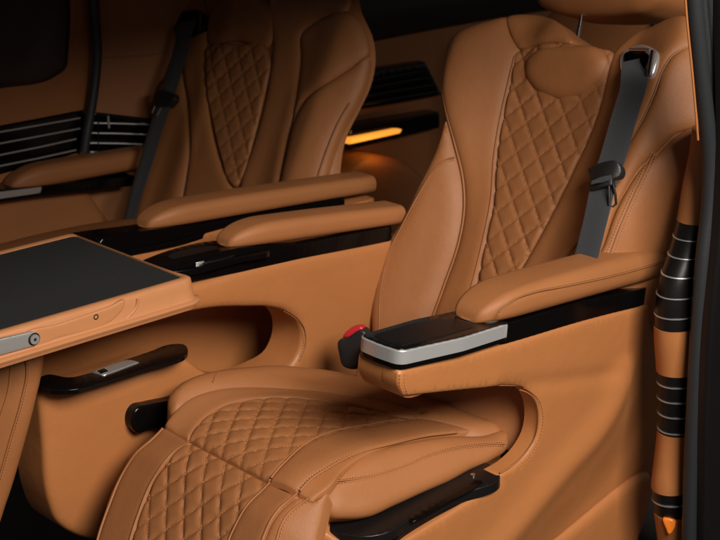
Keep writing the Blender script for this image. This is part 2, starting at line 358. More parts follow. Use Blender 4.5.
# headrest above, on its chrome posts
HF = Frame((.80, .25, .42+.66), (0, -1, 0), (sin(radians(16)), 0, cos(radians(16))))
hr = puff('headrest', M['leather'], seat, HF, [(528, -8), (532, 3), (545, 10), (580, 14), (615, 13), (640, 8), (655, -4), (660, -18), (650, -42), (600, -50), (545, -45), (526, -24)], cell=.008, er=.035, eh=.03, thick=.09)
for px0, px1 in (((583, 8), (576, 44)),):
    a = at(*px0, X=.80); b = at(*px1, X=.765); rod(M['steel'], hr, 'post', a, b, .0042)
gd = Frame(BF.O, BF.e1, BF.e2, BF.base)
bz = puff('belt_guide', M['chrome'], seat, BF, [(624, 50), (630, 47), (652, 48), (656.5, 52), (655, 66), (650, 77), (645, 79), (624, 76), (620, 70)], cell=.004, er=.005, eh=.004, off=.008, thick=.012)
rod(M['steel'], bz, 'guide_bar', onf(BF, 653, 51, .014), onf(BF, 649, 76, .014), .0042)
rod(M['steel'], bz, 'guide_bar', onf(BF, 630, 49.5, .014), onf(BF, 650, 50, .014), .0025)
puff('belt_slot', M['piano'], bz, BF, [(626, 52), (630, 50.5), (645, 51.5), (648, 55), (643, 75, 1), (623, 73, 1)], cell=.004, er=.002, eh=.002, off=.0095, thick=.004)

# ---- cushion
def cush_base(a, b):
    h = -.03*np.exp(-np.clip(b, -.02, 1)/.05)+.03*sm((-a-.10)/.10)-.012*sm((b-.1)/.3)-.006*sm((a-.12)/.05)-.014*sm((a-.13)/.06)*np.exp(-np.clip(b, 0, 1)/.08)-.012*sm((a-.07)/.08)*sm((b-.15)/.15)
    return h
CF = Frame((-.12, .25, .445), (0, -1, 0), (1, 0, -.08), cush_base)
base_pl = [(-.20, .0), (-.19, .40), (.19, .40), (.20, .03)]
puff('cushion_base', M['leather'], seat, CF, [(-.15, .035), (-.17, .30), (-.1, .40), (.10, .39), (.11, .35), (.10, .035), (0, .03)], cell=.012, er=.02, eh=.012, off=-.014, thick=.08, is_px=False)
Q2 = quilt(radians(40), .034, .0048, 0, .1)
c_q = [(189, 437, 1), (194, 428), (204, 417), (223, 405), (250, 398), (282, 396), (327, 400), (362, 406), (400, 415), (422, 417), (400, 420), (360, 427), (333, 432), (307, 443), (284, 463), (270, 479, 1)]
cq = puff('quilted_cushion', M['perf'], seat, CF, c_q, cell=.0032, er=.008, eh=.005, disp=Q2, thick=.02)
quilt_stitch(cq, CF, c_q, Q2)
c_l = [(165, 423, 1), (177, 408), (193, 396), (213, 389.5), (250, 386), (300, 388), (360, 396), (395, 403), (424, 416), (400, 415), (362, 406), (327, 400), (282, 396), (250, 398), (223, 405), (204, 417), (194, 428), (189, 437, 1)]
cl = puff('perforated_border', M['perf'], seat, CF, c_l, cell=.006, er=.007, eh=.004, thick=.02)
seam(cl, CF, [(170, 424), (181, 409), (196, 398), (214, 391.5), (250, 388), (280, 389)], off=-.003, rows=(), pipe=.0018)
seam(cl, CF, [(188, 436), (193, 427), (203, 416), (222, 404), (250, 397), (282, 395), (310, 398)], off=-.003, rows=(), pipe=.0016)
c_r = [(270, 479, 1), (284, 463), (307, 443), (333, 432), (360, 427), (400, 420), (424, 418), (448, 422.5), (476, 429), (458, 431.5), (426, 435), (399, 441), (378, 446), (358, 452), (340, 460), (325, 468), (307, 480), (298, 491, 1)]
cr_ = puff('perforated_border', M['perf'], seat, CF, c_r, cell=.006, er=.007, eh=.004, thick=.008)
seam(cr_, CF, [(300, 491), (309, 481), (328, 468), (348, 457), (379, 447), (426, 436), (458, 432)], off=.001, rows=(.003,), pipe=.0018)
seam(cr_, CF, [(271, 478), (285, 462), (308, 442), (334, 431), (360, 426), (400, 419)], off=.0, rows=(), pipe=.0016)
c_far = [(170, 401), (168, 390), (177, 378), (193, 370), (217, 364), (250, 360), (270, 358.5), (300, 360), (340, 366), (380, 374), (440, 396), (475, 409), (503, 419), (503, 425, 1), (476, 429), (448, 422.5), (424, 417), (400, 411), (420, 407), (360, 396), (300, 388), (250, 386), (213, 389.5), (193, 396), (180, 405), (173, 406)]
cf = puff('cushion_bolster', M['leather'], seat, CF, c_far, cell=.007, er=.03, eh=.022, off=.006, thick=.05)
seam(cf, CF, [(218, 372), (215, 377), (213, 382)], off=.0055, rows=(), pipe=.0008)
c5 = [(298, 491, 1), (307, 480), (325, 468), (340, 460), (358, 452), (378, 446), (396, 442), (373, 450), (355, 460), (341, 471), (330, 485), (312, 499, 1)]
puff('cushion_edge', M['leather'], seat, CF, c5, cell=.006, er=.006, eh=.003, thick=.012)
# near bolster, a fat roll facing up and out
NB = Frame((-.05, .042, .352), (1, 0, -.02), (0, .5, .87))
puff('backrest_base', M['leather'], seat, Frame((.285, .2, .4), (.35, -1, 0), (.35, 0, 1)), [(-.15, -.06, 1), (-.15, .07, 1), (.178, .07, 1), (.178, -.06, 1)], cell=.01, er=.006, eh=.004, thick=.05, is_px=False)
def nb(a, b): return .012*np.exp(-((b+.0)/.03)**2)
NB.base = nb
c_nb = [(329, 486), (340, 471), (355, 460), (373, 450), (396, 443), (426, 436), (458, 431), (490, 430), (512, 426), (514, 440), (498, 456), (476, 466), (455, 478), (433, 488), (400, 504), (376, 515), (355, 517), (337, 515), (328, 506)]
nbo = puff('cushion_bolster', M['leather'], seat, NB, c_nb, cell=.006, er=.03, eh=.022, thick=.04)
seam(nbo, NB, [(334, 481), (352, 479), (380, 473), (405, 464), (430, 453), (458, 445), (485, 441), (505, 440)], off=.0, rows=(.0028, -.0028), pipe=.0012)

# ---- leg rest
LRF = Frame((-.12, .25, .415), (0, -1, 0), (.64, 0, .77), lambda a, b: .012*sm((-b)/.06)-.05*sm((np.abs(a)-.155)/.10)+.006)
lq = [(188.5, 442.5, 1), (178, 448), (164, 463), (151, 484), (139, 514), (131, 539), (124, 580, 1), (215, 600, 1), (228, 541), (237, 521), (250.5, 501), (267.5, 484, 1)]
Q3 = quilt(radians(36), .034, .0048, 0, -.05)
leg = puff('leg_rest', M['leather'], seat, LRF, [(156, 428), (140, 441), (124, 461), (110, 489), (97, 522), (88, 550), (82, 600), (300, 620), (303, 560), (306, 530), (311, 512), (303, 504), (237, 471)], cell=.012, er=.03, eh=.022, off=-.012, thick=.05, taper=.12)
lqo = puff('quilted_panel', M['perf'], leg, LRF, lq, cell=.0032, er=.008, eh=.005, disp=Q3, thick=.02)
quilt_stitch(lqo, LRF, lq, Q3)
lbl = puff('perforated_border', M['perf'], leg, LRF, [(162.5, 427.5, 1), (149.5, 441), (134, 454), (121, 476), (110, 503), (98, 538), (90, 580, 1), (124, 580, 1), (131, 539), (139, 514), (151, 484), (164, 463), (177, 450), (188.5, 442.5, 1)], cell=.006, er=.007, eh=.004, thick=.02)
seam(lbl, LRF, [(163, 428), (149, 442), (134, 456), (121, 477), (110, 503), (98, 538), (92, 570)], off=-.001, rows=(), pipe=.0022)
seam(lbl, LRF, [(189, 441), (177, 449), (163, 464), (150, 485), (138, 515), (130, 540), (125, 570)], off=.0, rows=(), pipe=.0018)
lbr = puff('perforated_border', M['perf'], leg, LRF, [(267.5, 484, 1), (250.5, 501), (237, 521), (228, 541), (215, 600, 1), (250, 605, 1), (262, 541), (268, 526), (281, 508), (296, 496, 1)], cell=.006, er=.007, eh=.004, thick=.02)
seam(lbr, LRF, [(297, 493), (281, 507), (268, 526), (262, 541), (256, 570)], off=.0, rows=(), pipe=.002)
seam(lbr, LRF, [(270, 482), (251, 501), (237, 522), (228, 542), (222, 570)], off=.0, rows=(), pipe=.0016)
lbe = puff('leg_rest_edge', M['leather'], leg, LRF, [(296, 496, 1), (281, 508), (268, 526), (262, 541), (250, 605, 1), (304, 615, 1), (312, 560), (316, 529), (321, 508), (325, 492, 1), (311, 501, 1)], cell=.006, er=.010, eh=.007, off=-.003, thick=.02, taper=.1)
seam(lbe, LRF, [(309, 498), (291, 511), (280, 528), (276, 543), (270, 575)], off=-.003, rows=(.003,), pipe=.0018)

# ---- outer side panel with armrest
RDG = np.array([at(x, y, Y=0)[[0, 2]] for x, y in catmull([(640, 200), (636, 270), (630, 330), (622, 375), (614, 402), (596, 432), (567, 465), (535, 503), (500, 545), (440, 610)], False, 6)])
CRS = np.array([at(x, y, Y=0)[[0, 2]] for x, y in catmull([(505, 387), (540, 384), (580, 379), (625, 372)], False, 6)])
LCR = np.array([at(x, y, Y=0)[[0, 2]] for x, y in catmull([(665, 462), (648, 480), (610, 510), (560, 552), (520, 590)], False, 6)])
def pdist(a, b, Pl):
    P = np.stack([np.ravel(a), np.ravel(b)], 1).astype(float); A_ = Pl[:-1]; B_ = Pl[1:]; AB = B_-A_
    t = np.clip(((P[:, None]-A_)*AB).sum(2)/(AB**2).sum(1), 0, 1); D_ = P[:, None]-(A_+t[..., None]*AB); d2 = (D_**2).sum(2); k = d2.argmin(1); r = np.arange(len(P))
    sg = np.sign(AB[k, 0]*(P[:, 1]-A_[k, 1])-AB[k, 1]*(P[:, 0]-A_[k, 0]))
    return (np.sqrt(d2[r, k])*sg).reshape(np.shape(a))
def outer_base(a, b):   # a soft ridge sweeps down from the armrest, the panel turns away behind it
    s_ = pdist(a, b, RDG); c_ = pdist(a, b, CRS); l_ = pdist(a, b, LCR)
    below = sm((.47-b)/.04)
    h = (.011*np.exp(-(s_/.032)**2))*below-.030*sm(s_/.16)**1.2
    return h-.004*np.exp(-(c_/.014)**2)-.007*sm(l_/.02)
OP = Frame((0, 0, 0), (1, 0, 0), (0, 0, 1), outer_base)   # n = (0,-1,0)
o_pan = [(400, 371, 1), (398.5, 384), (404, 397, 1), (440, 393), (480, 389), (508, 386), (526, 389), (536, 399), (540, 416), (537, 437), (528, 453), (514, 467), (499, 476, 1), (500, 483, 1), (407, 540, 1), (350, 575, 1), (350, 700, 1), (560, 720, 1), (600, 620), (646, 520), (656, 478), (662, 430), (670, 380), (682, 290, 1), (586, 321), (505, 345)]
op = puff('side_panel', M['side'], seat, OP, o_pan, cell=.009, er=.008, eh=.006, thick=.026)
puff('armrest_beam', M['side'], seat, Frame((0, 0, 0), (1, 0, 0), (0, 0, 1)), [OP.ab(x, y) for x, y in ((400.2, 371), (399, 384), (404.5, 396.6), (440, 392), (480, 388), (520, 387), (600, 385), (655, 300), (586, 321), (505, 345))], cell=.009, er=.0012, eh=.0008, off=-.008, thick=.074, is_px=False)
seam(op, OP, [(520, 390), (527, 392.5), (535, 400), (538.5, 416), (535.5, 437), (526.5, 452), (513, 465), (500, 473)], off=-.001, rows=(), pipe=.0012)
D = Dashes(); D.run(curve_on(OP, [(524, 388), (532, 392), (540, 401), (543.5, 417), (540, 439), (531, 455), (517, 470)], .0012, step=.002), OP.n); D.build('stitching', M['stitch'], op)
D = Dashes()
for dx in (0, 4.5): D.run(curve_on(OP, [(400.5+dx, 374), (400+dx, 384), (404+dx, 395)], .0008, step=.002), OP.n)
D.build('stitching', M['stitch'], op)
puff('lower_panel', M['side'], seat, Frame((0, .02, 0), (1, 0, 0), (0, 0, 1)), [(655, 480), (640, 545), (628, 600), (560, 640), (480, 600), (560, 540)], cell=.02, er=.02, eh=.012, thick=.04)

def arm(parent, Y, tipx, x_end, zlow, wid, hgt, grow=0, name='armrest_pad', tip=.09, seampx=True, over=.004):
    """a long rounded pad: sections across Y, from a round nose to the backrest"""
    secs = []; n = 40
    for i in range(n+1):
        t = i/n; x = tipx+(x_end-tipx)*(t**1.6); s = min(1, max(0, (x-tipx)/tip)); g = math.sqrt(max(0, 1-(1-s)**2))
        gw = .35+.65*g; gh = .12+.88*g; hh = hgt*gh*(1+grow*t); ww = wid*gw
        r = min(hh, ww)*(.42); sec = rrect(ww+over, hh, r, 7)
        cy = (wid-ww)*.62
        bow = .004*sin(pi*min(1, t))
        secs.append([np.array([x, Y-over*.6+(q[0])+cy, zlow(x)+q[1]+bow*(q[1]/hh)]) for q in sec])
    # close the nose
    c = np.mean(secs[0], axis=0)
    nose = [[p*(1-k)+(c-[.004*k, 0, 0])*k for p in secs[0]] for k in (.8, .4)]
    return loft(name, M['leather'], parent, nose+secs)
def zline(p, q, Y):
    A = at(*p, Y=Y); B = at(*q, Y=Y); k = (B[2]-A[2])/(B[0]-A[0]); return lambda x: A[2]+k*(x-A[0])
zl = zline((510, 322), (662, 280), 0); X0 = at(470, 316, Y=0.02)[0]
pad = arm(seat, 0, at(478, 322, Y=.02)[0], at(690, 262, Y=0)[0], zl, .082, .040, grow=.35, over=.006)
PF = Frame((0, -.0055, 0), (1, 0, 0), (0, 0, 1))
seam(pad, PF, [(499, 316), (504, 308), (514, 300), (532, 293), (562, 287), (605, 278), (640, 269), (674, 258)], off=-.0002, rows=(.0035,), pipe=.0009)
prism('trim_strip', M['piano'], seat, OP, [(506, 324, 1), (586, 300.5, 1), (686, 273.5, 1), (686, 289, 1), (586, 321.5, 1), (500, 347, 1)], .07, bev=.0015, off=-.004)
# front tray of the armrest: a chrome rim round black glass
A = at(405, 350, Y=0); B = at(508, 323, Y=0); tv = (B-A)/np.linalg.norm(B-A)
TF = Frame(A, tv, np.array([0, 1, 0]))    # normal up
L_ = np.linalg.norm(B-A)
def rr_outline(x0, x1, y0, y1, r0, r1=None, k=6):
    r1 = r0 if r1 is None else r1; out = []
    for cx, cy, a0, r in ((x0+r0, y0+r0, 180, r0), (x1-r1, y0+r1, 270, r1), (x1-r1, y1-r1, 0, r1), (x0+r0, y1-r0, 90, r0)):
        for i in range(k+1): a = radians(a0+90*i/k); out.append((cx+r*cos(a), cy+r*sin(a)))
    return out
rim = flatn(puff('tray_rim', M['chrome'], seat, TF, rr_outline(-.012, L_, -.003, .085, .016, .001), cell=.01, er=.0022, eh=.0022, thick=.0185, is_px=False, per=2))
flatn(puff('tray_glass', M['glass'], rim, TF, rr_outline(-.0095, L_+.0, .0005, .0825, .0135, .001), cell=.01, er=.0008, eh=.0008, off=.0012, thick=.003, is_px=False, per=2))
flatn(puff('tray_lid', M['satin'], rim, TF, rr_outline(.002, L_-.06, .012, .071, .010, .006), cell=.01, er=.001, eh=.001, off=.0022, thick=.0015, is_px=False, per=2))
tube('cup_ring', M['alu'], rim, [TF.w(L_-.012+.034*cos(t), .043+.030*sin(t), .0025)[0] for t in np.linspace(0, 2*pi, 48)[:-1]], .0016, 8, True)
flatn(puff('tray_base', M['piano'], seat, TF, rr_outline(-.0115, L_, -.0015, .084, .015, .001), cell=.01, er=.001, eh=.001, off=-.0190, thick=.008, is_px=False, per=2))

# ---- black seat-side trim with its slot
A = at(500, 476, Y=0); B = at(398, 530, Y=0); tv = A-B
SF = Frame(A, tv, (0, 1, 0))
tr_ = [(319, 524), (326, 516), (338, 511), (357, 513), (376, 510), (400, 499), (433, 482), (476, 462, 1), (484, 462), (500, 473), (500, 477), (460, 494), (430, 508), (404, 522), (390, 531), (367, 536), (344, 534), (324, 530)]
st = prism('seat_trim', M['satin'], seat, SF, tr_, .014, bev=.003, off=.0)
flatn(puff('trim_skirt', M['piano'], seat, SF, [(SF.ab(x[0], x[1])[0], max(.006, SF.ab(x[0], x[1])[1])) for x in tr_], cell=.02, er=.003, eh=.002, off=-.0135, thick=.02, is_px=False))
prism('slot', M['piano'], st, SF, [(413, 521), (409, 518), (414, 513), (440, 500), (470, 483), (477, 478), (483, 481), (476, 487), (446, 503), (420, 518)], .002, bev=.001, off=.0012)
rod(M['steel'], st, 'screw', SF.w(*SF.ab(473, 476), 0)[0], SF.w(*SF.ab(473, 476), .003)[0], .004)
# leather under the front of the trim
UF = Frame((-.05, .03, .30), (.7, -.7, 0), (0, 0, 1))
puff('front_corner', M['side'], seat, UF, [(318, 531), (345, 545), (380, 552), (400, 600), (330, 640), (312, 560)], cell=.012, er=.01, eh=.006, thick=.04)

# ---- inner armrest and side (towards the aisle)
YM = .49
IP = Frame((0, YM, 0), (1, 0, 0), (0, 0, 1))
# beam + rear wall + base, one sweep round the opening
def ipx(l): return l
i_pan = [(130, 297, 1), (205, 282), (240, 271.5), (300, 258), (385, 241), (402, 236, 1), (395, 300, 1), (380, 400, 1), (260, 460, 1), (150, 520, 1), (100, 541), (75, 535), (58, 522), (51, 505), (44, 440), (40, 391, 1), (60, 394), (82, 391), (130, 378), (187, 360), (205, 372), (240, 385), (275, 375), (295, 362), (302, 346), (302, 328), (291, 314), (272, 308), (249, 307.5), (213, 309), (190, 313), (130, 330, 1)]
ip = puff('inner_side_panel', M['side'], seat, IP, i_pan, cell=.012, er=.014, eh=.012, thick=.07)
seam(ip, IP, [(285, 309), (297, 317), (305, 330), (305.5, 346), (300, 361)], off=0, rows=(-.004,), pipe=.001)
pt = prism('base_trim', M['piano'], seat, Frame(at(45, 385, Y=.49), at(180, 350, Y=.49)-at(45, 385, Y=.49), (0, 1, 0)), [(37, 385), (38, 378), (47, 374), (70, 377), (88, 373), (120, 361), (150, 351), (170, 344), (182, 343.5), (188, 350), (185, 355), (150, 366), (100, 382), (75, 389), (52, 389)], .006, bev=.002, off=.004)
PTF = Frame(at(45, 385, Y=.49), at(180, 350, Y=.49)-at(45, 385, Y=.49), (0, 1, 0))
sw = prism('switch', M['alu'], pt, PTF, [(92, 371, 1), (127, 359, 1), (139, 361.5, 1), (104, 374.5, 1)], .003, bev=.0012, off=.0065)
prism('switch_window', M['piano'], sw, PTF, [(97, 370.5, 1), (104, 368, 1), (108, 370.5, 1), (101, 373, 1)], .0015, bev=.0003, off=.0075)
zl2 = zline((240, 250), (385, 228), YM)
pad2 = arm(seat, YM, at(232, 246, Y=YM+.01)[0], at(405, 224, Y=YM)[0], zl2, .064, .036)
prism('trim_strip', M['piano'], seat, IP, [(238, 248, 1), (300, 244, 1), (392, 226, 1), (392, 241, 1), (300, 259, 1), (240, 272.5, 1), (150, 290, 1), (150, 268, 1)], .015, bev=.0015, off=-.003)
ITF = Frame(at(185, 268, Y=YM), at(240, 255, Y=YM)-at(185, 268, Y=YM), (0, 1, 0))
it = prism('inner_tray', M['piano'], seat, ITF, [(140, 262), (152, 256), (232, 240), (262, 244), (270, 250), (240, 257), (185, 270), (160, 272)], .008, bev=.002, off=.0)
prism('tray_lid', M['satin'], it, ITF, [(168, 257), (218, 246), (236, 252), (190, 263)], .003, bev=.001, off=.002)
prism('tray_latch', M['alu'], it, ITF, [(186, 258), (200, 257), (204, 261), (192, 262.5)], .003, bev=.001, off=.004)
# black round handle by the cushion
kn = Frame((0, .47, 0), (1, 0, 0), (0, 0, 1))
puff('recline_handle', M['piano'], seat, kn, [(133, 416), (137, 409), (150, 405), (170, 401), (185, 398), (180, 425), (150, 430), (139, 434), (133, 428)], cell=.008, er=.006, eh=.004, thick=.02)
base_at(seat, (.2, .25, 0))

# ================================================================== BUCKLE
bk = thing('seatbelt_buckle', 'black seat belt buckle with red button between the near seat cushion and the inner armrest', 'seat belt buckle')
KF = Frame(at(352, 350, X=.27), (.45, -.9, 0), (.1, 0, 1))
bb = puff('buckle_body', M['plastic'], bk, KF, [(338, 340), (345, 338), (362, 331), (366, 336), (364, 358), (360, 369), (343, 366), (339, 355)], cell=.006, er=.004, eh=.004, thick=.02)
KT = Frame(KF.w(*KF.ab(350, 336), -.008)[0], (.45, -.9, .1), (.8, .5, .25))
puff('button', M['red'], bk, KF, [(342, 336.5), (345, 331.5), (354, 327), (361, 328), (361, 332), (350, 337)], cell=.004, er=.003, eh=.003, off=-.004, thick=.014)
base_at(bk, KF.O)

# ================================================================== BELTS
def ribbon(name, m, parent, pts, wids, side, nrm, th=.0016, per=14):
    P = catmull3(pts, per); W = np.interp(np.linspace(0, 1, len(P)), np.linspace(0, 1, len(wids)), wids); secs = []
    side = np.asarray(side, float); nrm = np.asarray(nrm, float)
    for i, p in enumerate(P):
        T = P[min(i+1, len(P)-1)]-P[max(i-1, 0)]; T /= np.linalg.norm(T); s = side-T*(side@T); s /= np.linalg.norm(s); n_ = np.cross(s, T); n_ = n_ if n_@nrm > 0 else -n_
        secs.append([p+s*W[i]/2*x+n_*y*th for x, y in ((-1, 0), (-.9, 1), (.9, 1), (1, 0), (.9, -.6), (-.9, -.6))])
    return loft(name, m, parent, secs)
def catmull3(P, per):
    P = np.array(P, float); out = []
    for i in range(len(P)-1):
        p0 = P[i-1] if i else 2*P[0]-P[1]; p1, p2 = P[i], P[i+1]; p3 = P[i+2] if i+2 < len(P) else 2*P[-1]-P[-2]
        for k in range(per):
            t = k/per; out.append(.5*((2*p1)+(p2-p0)*t+(2*p0-5*p1+4*p2-p3)*t*t+(3*p1-p0-3*p2+p3)*t**3))
    out.append(P[-1]); return np.array(out)
nbelt = thing('seat_belt', 'slate grey shoulder belt lying over the nearest seat backrest', 'seat belt', group='shoulder belts on the captain seats')
ribbon('webbing', M['belt'], nbelt, [onf(BF, 636, 60, .012), onf(BF, 634, 84, .024), onf(BF, 624, 118, .024), onf(BF, 612, 160, .024), onf(BF, 604, 182, .024), onf(BF, 596, 218, .026), onf(BF, 586, 258, .03), onf(BF, 578, 292, .03)], [.048, .050, .050, .046, .046], BF.e1, BF.n)
D = Dashes()
stp = puff('belt_stopper', M['plastic'], nbelt, BF, [(587, 169, 1), (592, 166), (613, 160, 1), (617, 162), (621, 171), (618, 177), (612, 179), (612, 185, 1), (592, 190, 1), (588, 189, 1), (590, 181)], cell=.003, er=.0016, eh=.0014, off=.037, thick=.013)
ribbon('webbing_wrap', M['belt'], nbelt, [onf(BF, 592, 183, .039), onf(BF, 601, 180, .041), onf(BF, 611, 177, .039)], [.007, .010, .007], BF.e2, BF.n)

tube('tongue_loop', M['satin'], nbelt, [onf(BF, x, y, .034) for x, y in ((613, 184), (615.5, 195), (616, 204), (613, 206.5), (609, 205), (609, 196), (609, 186))], .0021, 8)
base_at(nbelt, onf(BF, 578, 292, .03))

# ================================================================== FAR SEAT
fs = thing('captain_seat', 'shadowed far captain seat at upper left behind the folding table, belt at its left shoulder', 'car seat', group='tan quilted captain seats')
FB = Frame((.46, 1.0, .42), (0, -1, 0), (sin(REC), 0, cos(REC)), lambda a, b: .030*sm((np.abs(a+.05)-.10)/.14)-.035*sm((np.abs(a)-.17)/.10)-.03*sm((b-.50)/.14)**2)
f_sh = [(176, -20), (164, 20), (158, 60), (152, 110), (140, 170), (128, 225), (150, 245), (320, 225), (338, 130), (351, 104), (361, 82), (366, 56), (363, 32), (354, 12), (335, -25), (250, -35)]
fb = puff('backrest', M['leather'], fs, FB, f_sh, cell=.014, er=.045, eh=.03, off=-.012, thick=.08, taper=.35)
Q4 = quilt(radians(42), .0375, .005, -.02, .3)
f_q = [(206, 48), (205, 85), (211, 125), (220, 160), (228, 182), (234, 186), (240, 178), (251, 140), (262, 95), (268, 58), (262, 46), (236, 44)]
puff('neck_pad', M['leather'], fs, FB, [(206, 40), (208, 12), (220, -5), (262, -5), (274, 15), (268, 44), (236, 40)], cell=.009, er=.02, eh=.01, thick=.012, taper=.05)
fq = puff('quilted_panel', M['perf'], fs, FB, f_q, cell=.004, er=.008, eh=.006, disp=Q4, thick=.02)
quilt_stitch(fq, FB, f_q, Q4)
puff('shoulder_wing', M['leather'], fs, FB, [(276, -15), (300, -18), (332, -15), (346, 4), (344, 9), (325, 15), (312, 22), (300, 32), (299, 60), (294, 100), (284, 140), (272, 210, 1), (236, 212, 1), (238, 184), (252, 142), (264, 96), (271, 50)], cell=.009, er=.02, eh=.01, thick=.012, taper=.05)
puff('shoulder_cap', M['leather'], fs, FB, [(344, 9), (354, 16), (362, 32), (364.5, 52), (347, 67), (324, 82), (304, 98), (296, 111), (290, 125), (294, 100), (299, 60), (300, 32), (312, 22), (326, 15)], cell=.009, er=.022, eh=.012, thick=.012, taper=.05)
fbr = puff('side_bolster', M['leather'], fs, FB, [(364.5, 53), (361, 80), (351, 103), (340, 122), (328, 150), (316, 190), (300, 215, 1), (272, 210, 1), (282, 160), (296, 111), (304, 98), (324, 82), (347, 67)], cell=.009, er=.022, eh=.014, thick=.012, taper=.05)
seam(fbr, FB, [(350, 103), (340, 120), (328, 148), (317, 180)], off=0, rows=(), pipe=.002)
puff('shoulder_wing', M['leather'], fs, FB, [(204, 18), (203, 60), (205, 95), (210, 130), (219, 164), (230, 190), (234, 212, 1), (178, 214, 1), (184, 180), (188, 150), (187, 110), (182, 80), (180, 50), (184, 10), (196, -10)], cell=.009, er=.018, eh=.01, thick=.012, taper=.05)
fbl = puff('side_bolster', M['leather'], fs, FB, [(180, 70), (183, 90), (188, 120), (188, 150), (184, 180), (178, 214, 1), (130, 225, 1), (140, 178), (152, 120), (160, 80)], cell=.009, er=.022, eh=.014, thick=.012, taper=.05)
fz = puff('belt_guide', M['satin'], fs, FB, [(170, 22), (172, 14), (182, 11), (200, 12), (204, 16), (203, 28), (195, 34), (176, 34)], cell=.006, er=.005, eh=.004, off=.008, thick=.012)
rod(M['steel'], fz, 'clip', onf(FB, 201, 14, .014), onf(FB, 199.5, 30, .014), .0022); rod(M['steel'], fz, 'clip', onf(FB, 171, 18, .014), onf(FB, 176, 14, .014), .0015)
HF2 = Frame((.80, 1.0, 1.08), (0, -1, 0), (sin(radians(16)), 0, cos(radians(16))))
fh = puff('headrest', M['leather'], fs, HF2, [(190, -50), (215, -36), (250, -28), (290, -30), (310, -50), (300, -80), (210, -84)], cell=.012, er=.035, eh=.03, thick=.09)
rod(M['steel'], fh, 'post', at(270, -34, X=.80), at(267, 9, X=.77), .0042)
zf = zline((204, 223), (342, 199), .69)
arm(fs, .69, at(150, 224, Y=.70)[0], at(372, 192, Y=.70)[0], zf, .066, .035)
FP = Frame((0, .69, 0), (1, 0, 0), (0, 0, 1))
prism('trim_strip', M['piano'], fs, FP, [(150, 230, 1), (204, 224, 1), (345, 198, 1), (345, 206, 1), (240, 224, 1), (190, 238, 1), (100, 258, 1), (100, 240, 1)], .015, bev=.0015, off=-.003)
FTF = Frame(at(127, 250, Y=.69), at(190, 236, Y=.69)-at(127, 250, Y=.69), (0, 1, 0))
ft = prism('inner_tray', M['piano'], fs, FTF, [(60, 236), (128, 225), (150, 222), (168, 227), (207, 231), (190, 237), (127, 251), (80, 262)], .008, bev=.002)
prism('tray_latch', M['alu'], ft, FTF, [(103, 236), (116, 235), (118, 238), (108, 239)], .003, bev=.001, off=.003)
prism('tray_lid', M['satin'], ft, FTF, [(122, 231), (150, 226.5), (170, 231), (140, 237)], .003, bev=.001, off=.002)
puff('side_panel', M['side'], fs, FP, [(60, 266, 1), (127, 251.5), (190, 238), (240, 225), (345, 206), (375, 198, 1), (370, 300, 1), (330, 400, 1), (100, 440, 1), (10, 440, 1), (20, 345, 1)], cell=.02, er=.004, eh=.003, thick=.06)
puff('cushion', M['leather'], fs, Frame((.2, 1.0, .45), (0, -1, 0), (1, 0, 0)), [(-.24, -.3), (-.24, .3), (.22, .3), (.22, -.3)], cell=.02, er=.04, eh=.03, thick=.2, is_px=False)
base_at(fs, (.2, 1.0, 0))
fbelt = thing('seat_belt', 'dark shoulder belt hanging down the left edge of the far captain seat', 'seat belt', group='shoulder belts on the captain seats')
ribbon('webbing', M['belt'], fbelt, [onf(FB, 186, 22, .014), onf(FB, 184, 34, .03), onf(FB, 178, 60, .03), onf(FB, 168, 92, .035), onf(FB, 158, 122, .035), onf(FB, 145, 165, .04), onf(FB, 133, 205, .04), onf(FB, 125, 240, .04)], [.050, .052, .05, .045, .03], FB.e1, FB.n)
puff('belt_stopper', M['plastic'], fbelt, FB, [(153, 95, 1), (157, 91), (173, 93, 1), (174, 98), (168, 106, 1), (155, 106, 1)], cell=.004, er=.003, eh=.0025, off=.045, thick=.014)
for q in ((155, 106, 152, 113), (161, 108, 157, 116)): rod(M['steel'], fbelt, 'tongue_plate', onf(FB, q[0], q[1], .056), onf(FB, q[2], q[3], .056), .0016)
base_at(fbelt, onf(FB, 125, 240, .04))

# ================================================================== FOLDING TABLE
tb = thing('folding_table', 'open folding table with dark felt top and tan leather rim beside the far armrest', 'folding table')
ZT = .655
TBF = Frame((0, 0, ZT), (1, 0, 0), (0, 1, 0))
cA = at(186, 277, Z=ZT); cB = at(71, 237, Z=ZT); cD = at(0, 326, Z=ZT)
x0 = -1.05; ynr = cA[1]; yfr = cB[1]; xr = (cA[0]+cB[0])/2
def ring_pts(a, b, c, d, rad):
    q = rr_outline(a, b, c, d, .01, rad, 8); out = []
    for i, p in enumerate(q):   # more points up the right edge, so that its taper is smooth
        out.append(p)
        if i == 17: out += [(b, p[1]+(q[18][1]-p[1])*(k/14)**2) for k in range(1, 14)]
    return out
def ring(off, z, rad):
    return [np.array([min(p[0], xr)+max(0, p[0]-xr)*(.1+.9*math.exp(-max(0, p[1]-ynr+.004)/.022)), p[1], z]) for p in ring_pts(x0, xr+off, ynr-off, yfr+off, rad)]
prof = [(-.02, -.004, .01), (.0, -.003, .012), (.0005, .0012, .012), (.004, .003, .014), (.010, .003, .018), (.0145, .0005, .022), (.016, -.003, .024), (.0175, -.012, .026), (.019, -.026, .027), (.0215, -.031, .03), (.026, -.032, .034), (.0285, -.0345, .036), (.027, -.038, .034), (.022, -.0385, .03), (.0235, -.041, .03), (.022, -.045, .03), (.01, -.047, .02), (-.05, -.047, .01)]
loft('table_rim', M['table'], tb, [ring(o_, ZT+z_, r_) for o_, z_, r_ in prof])
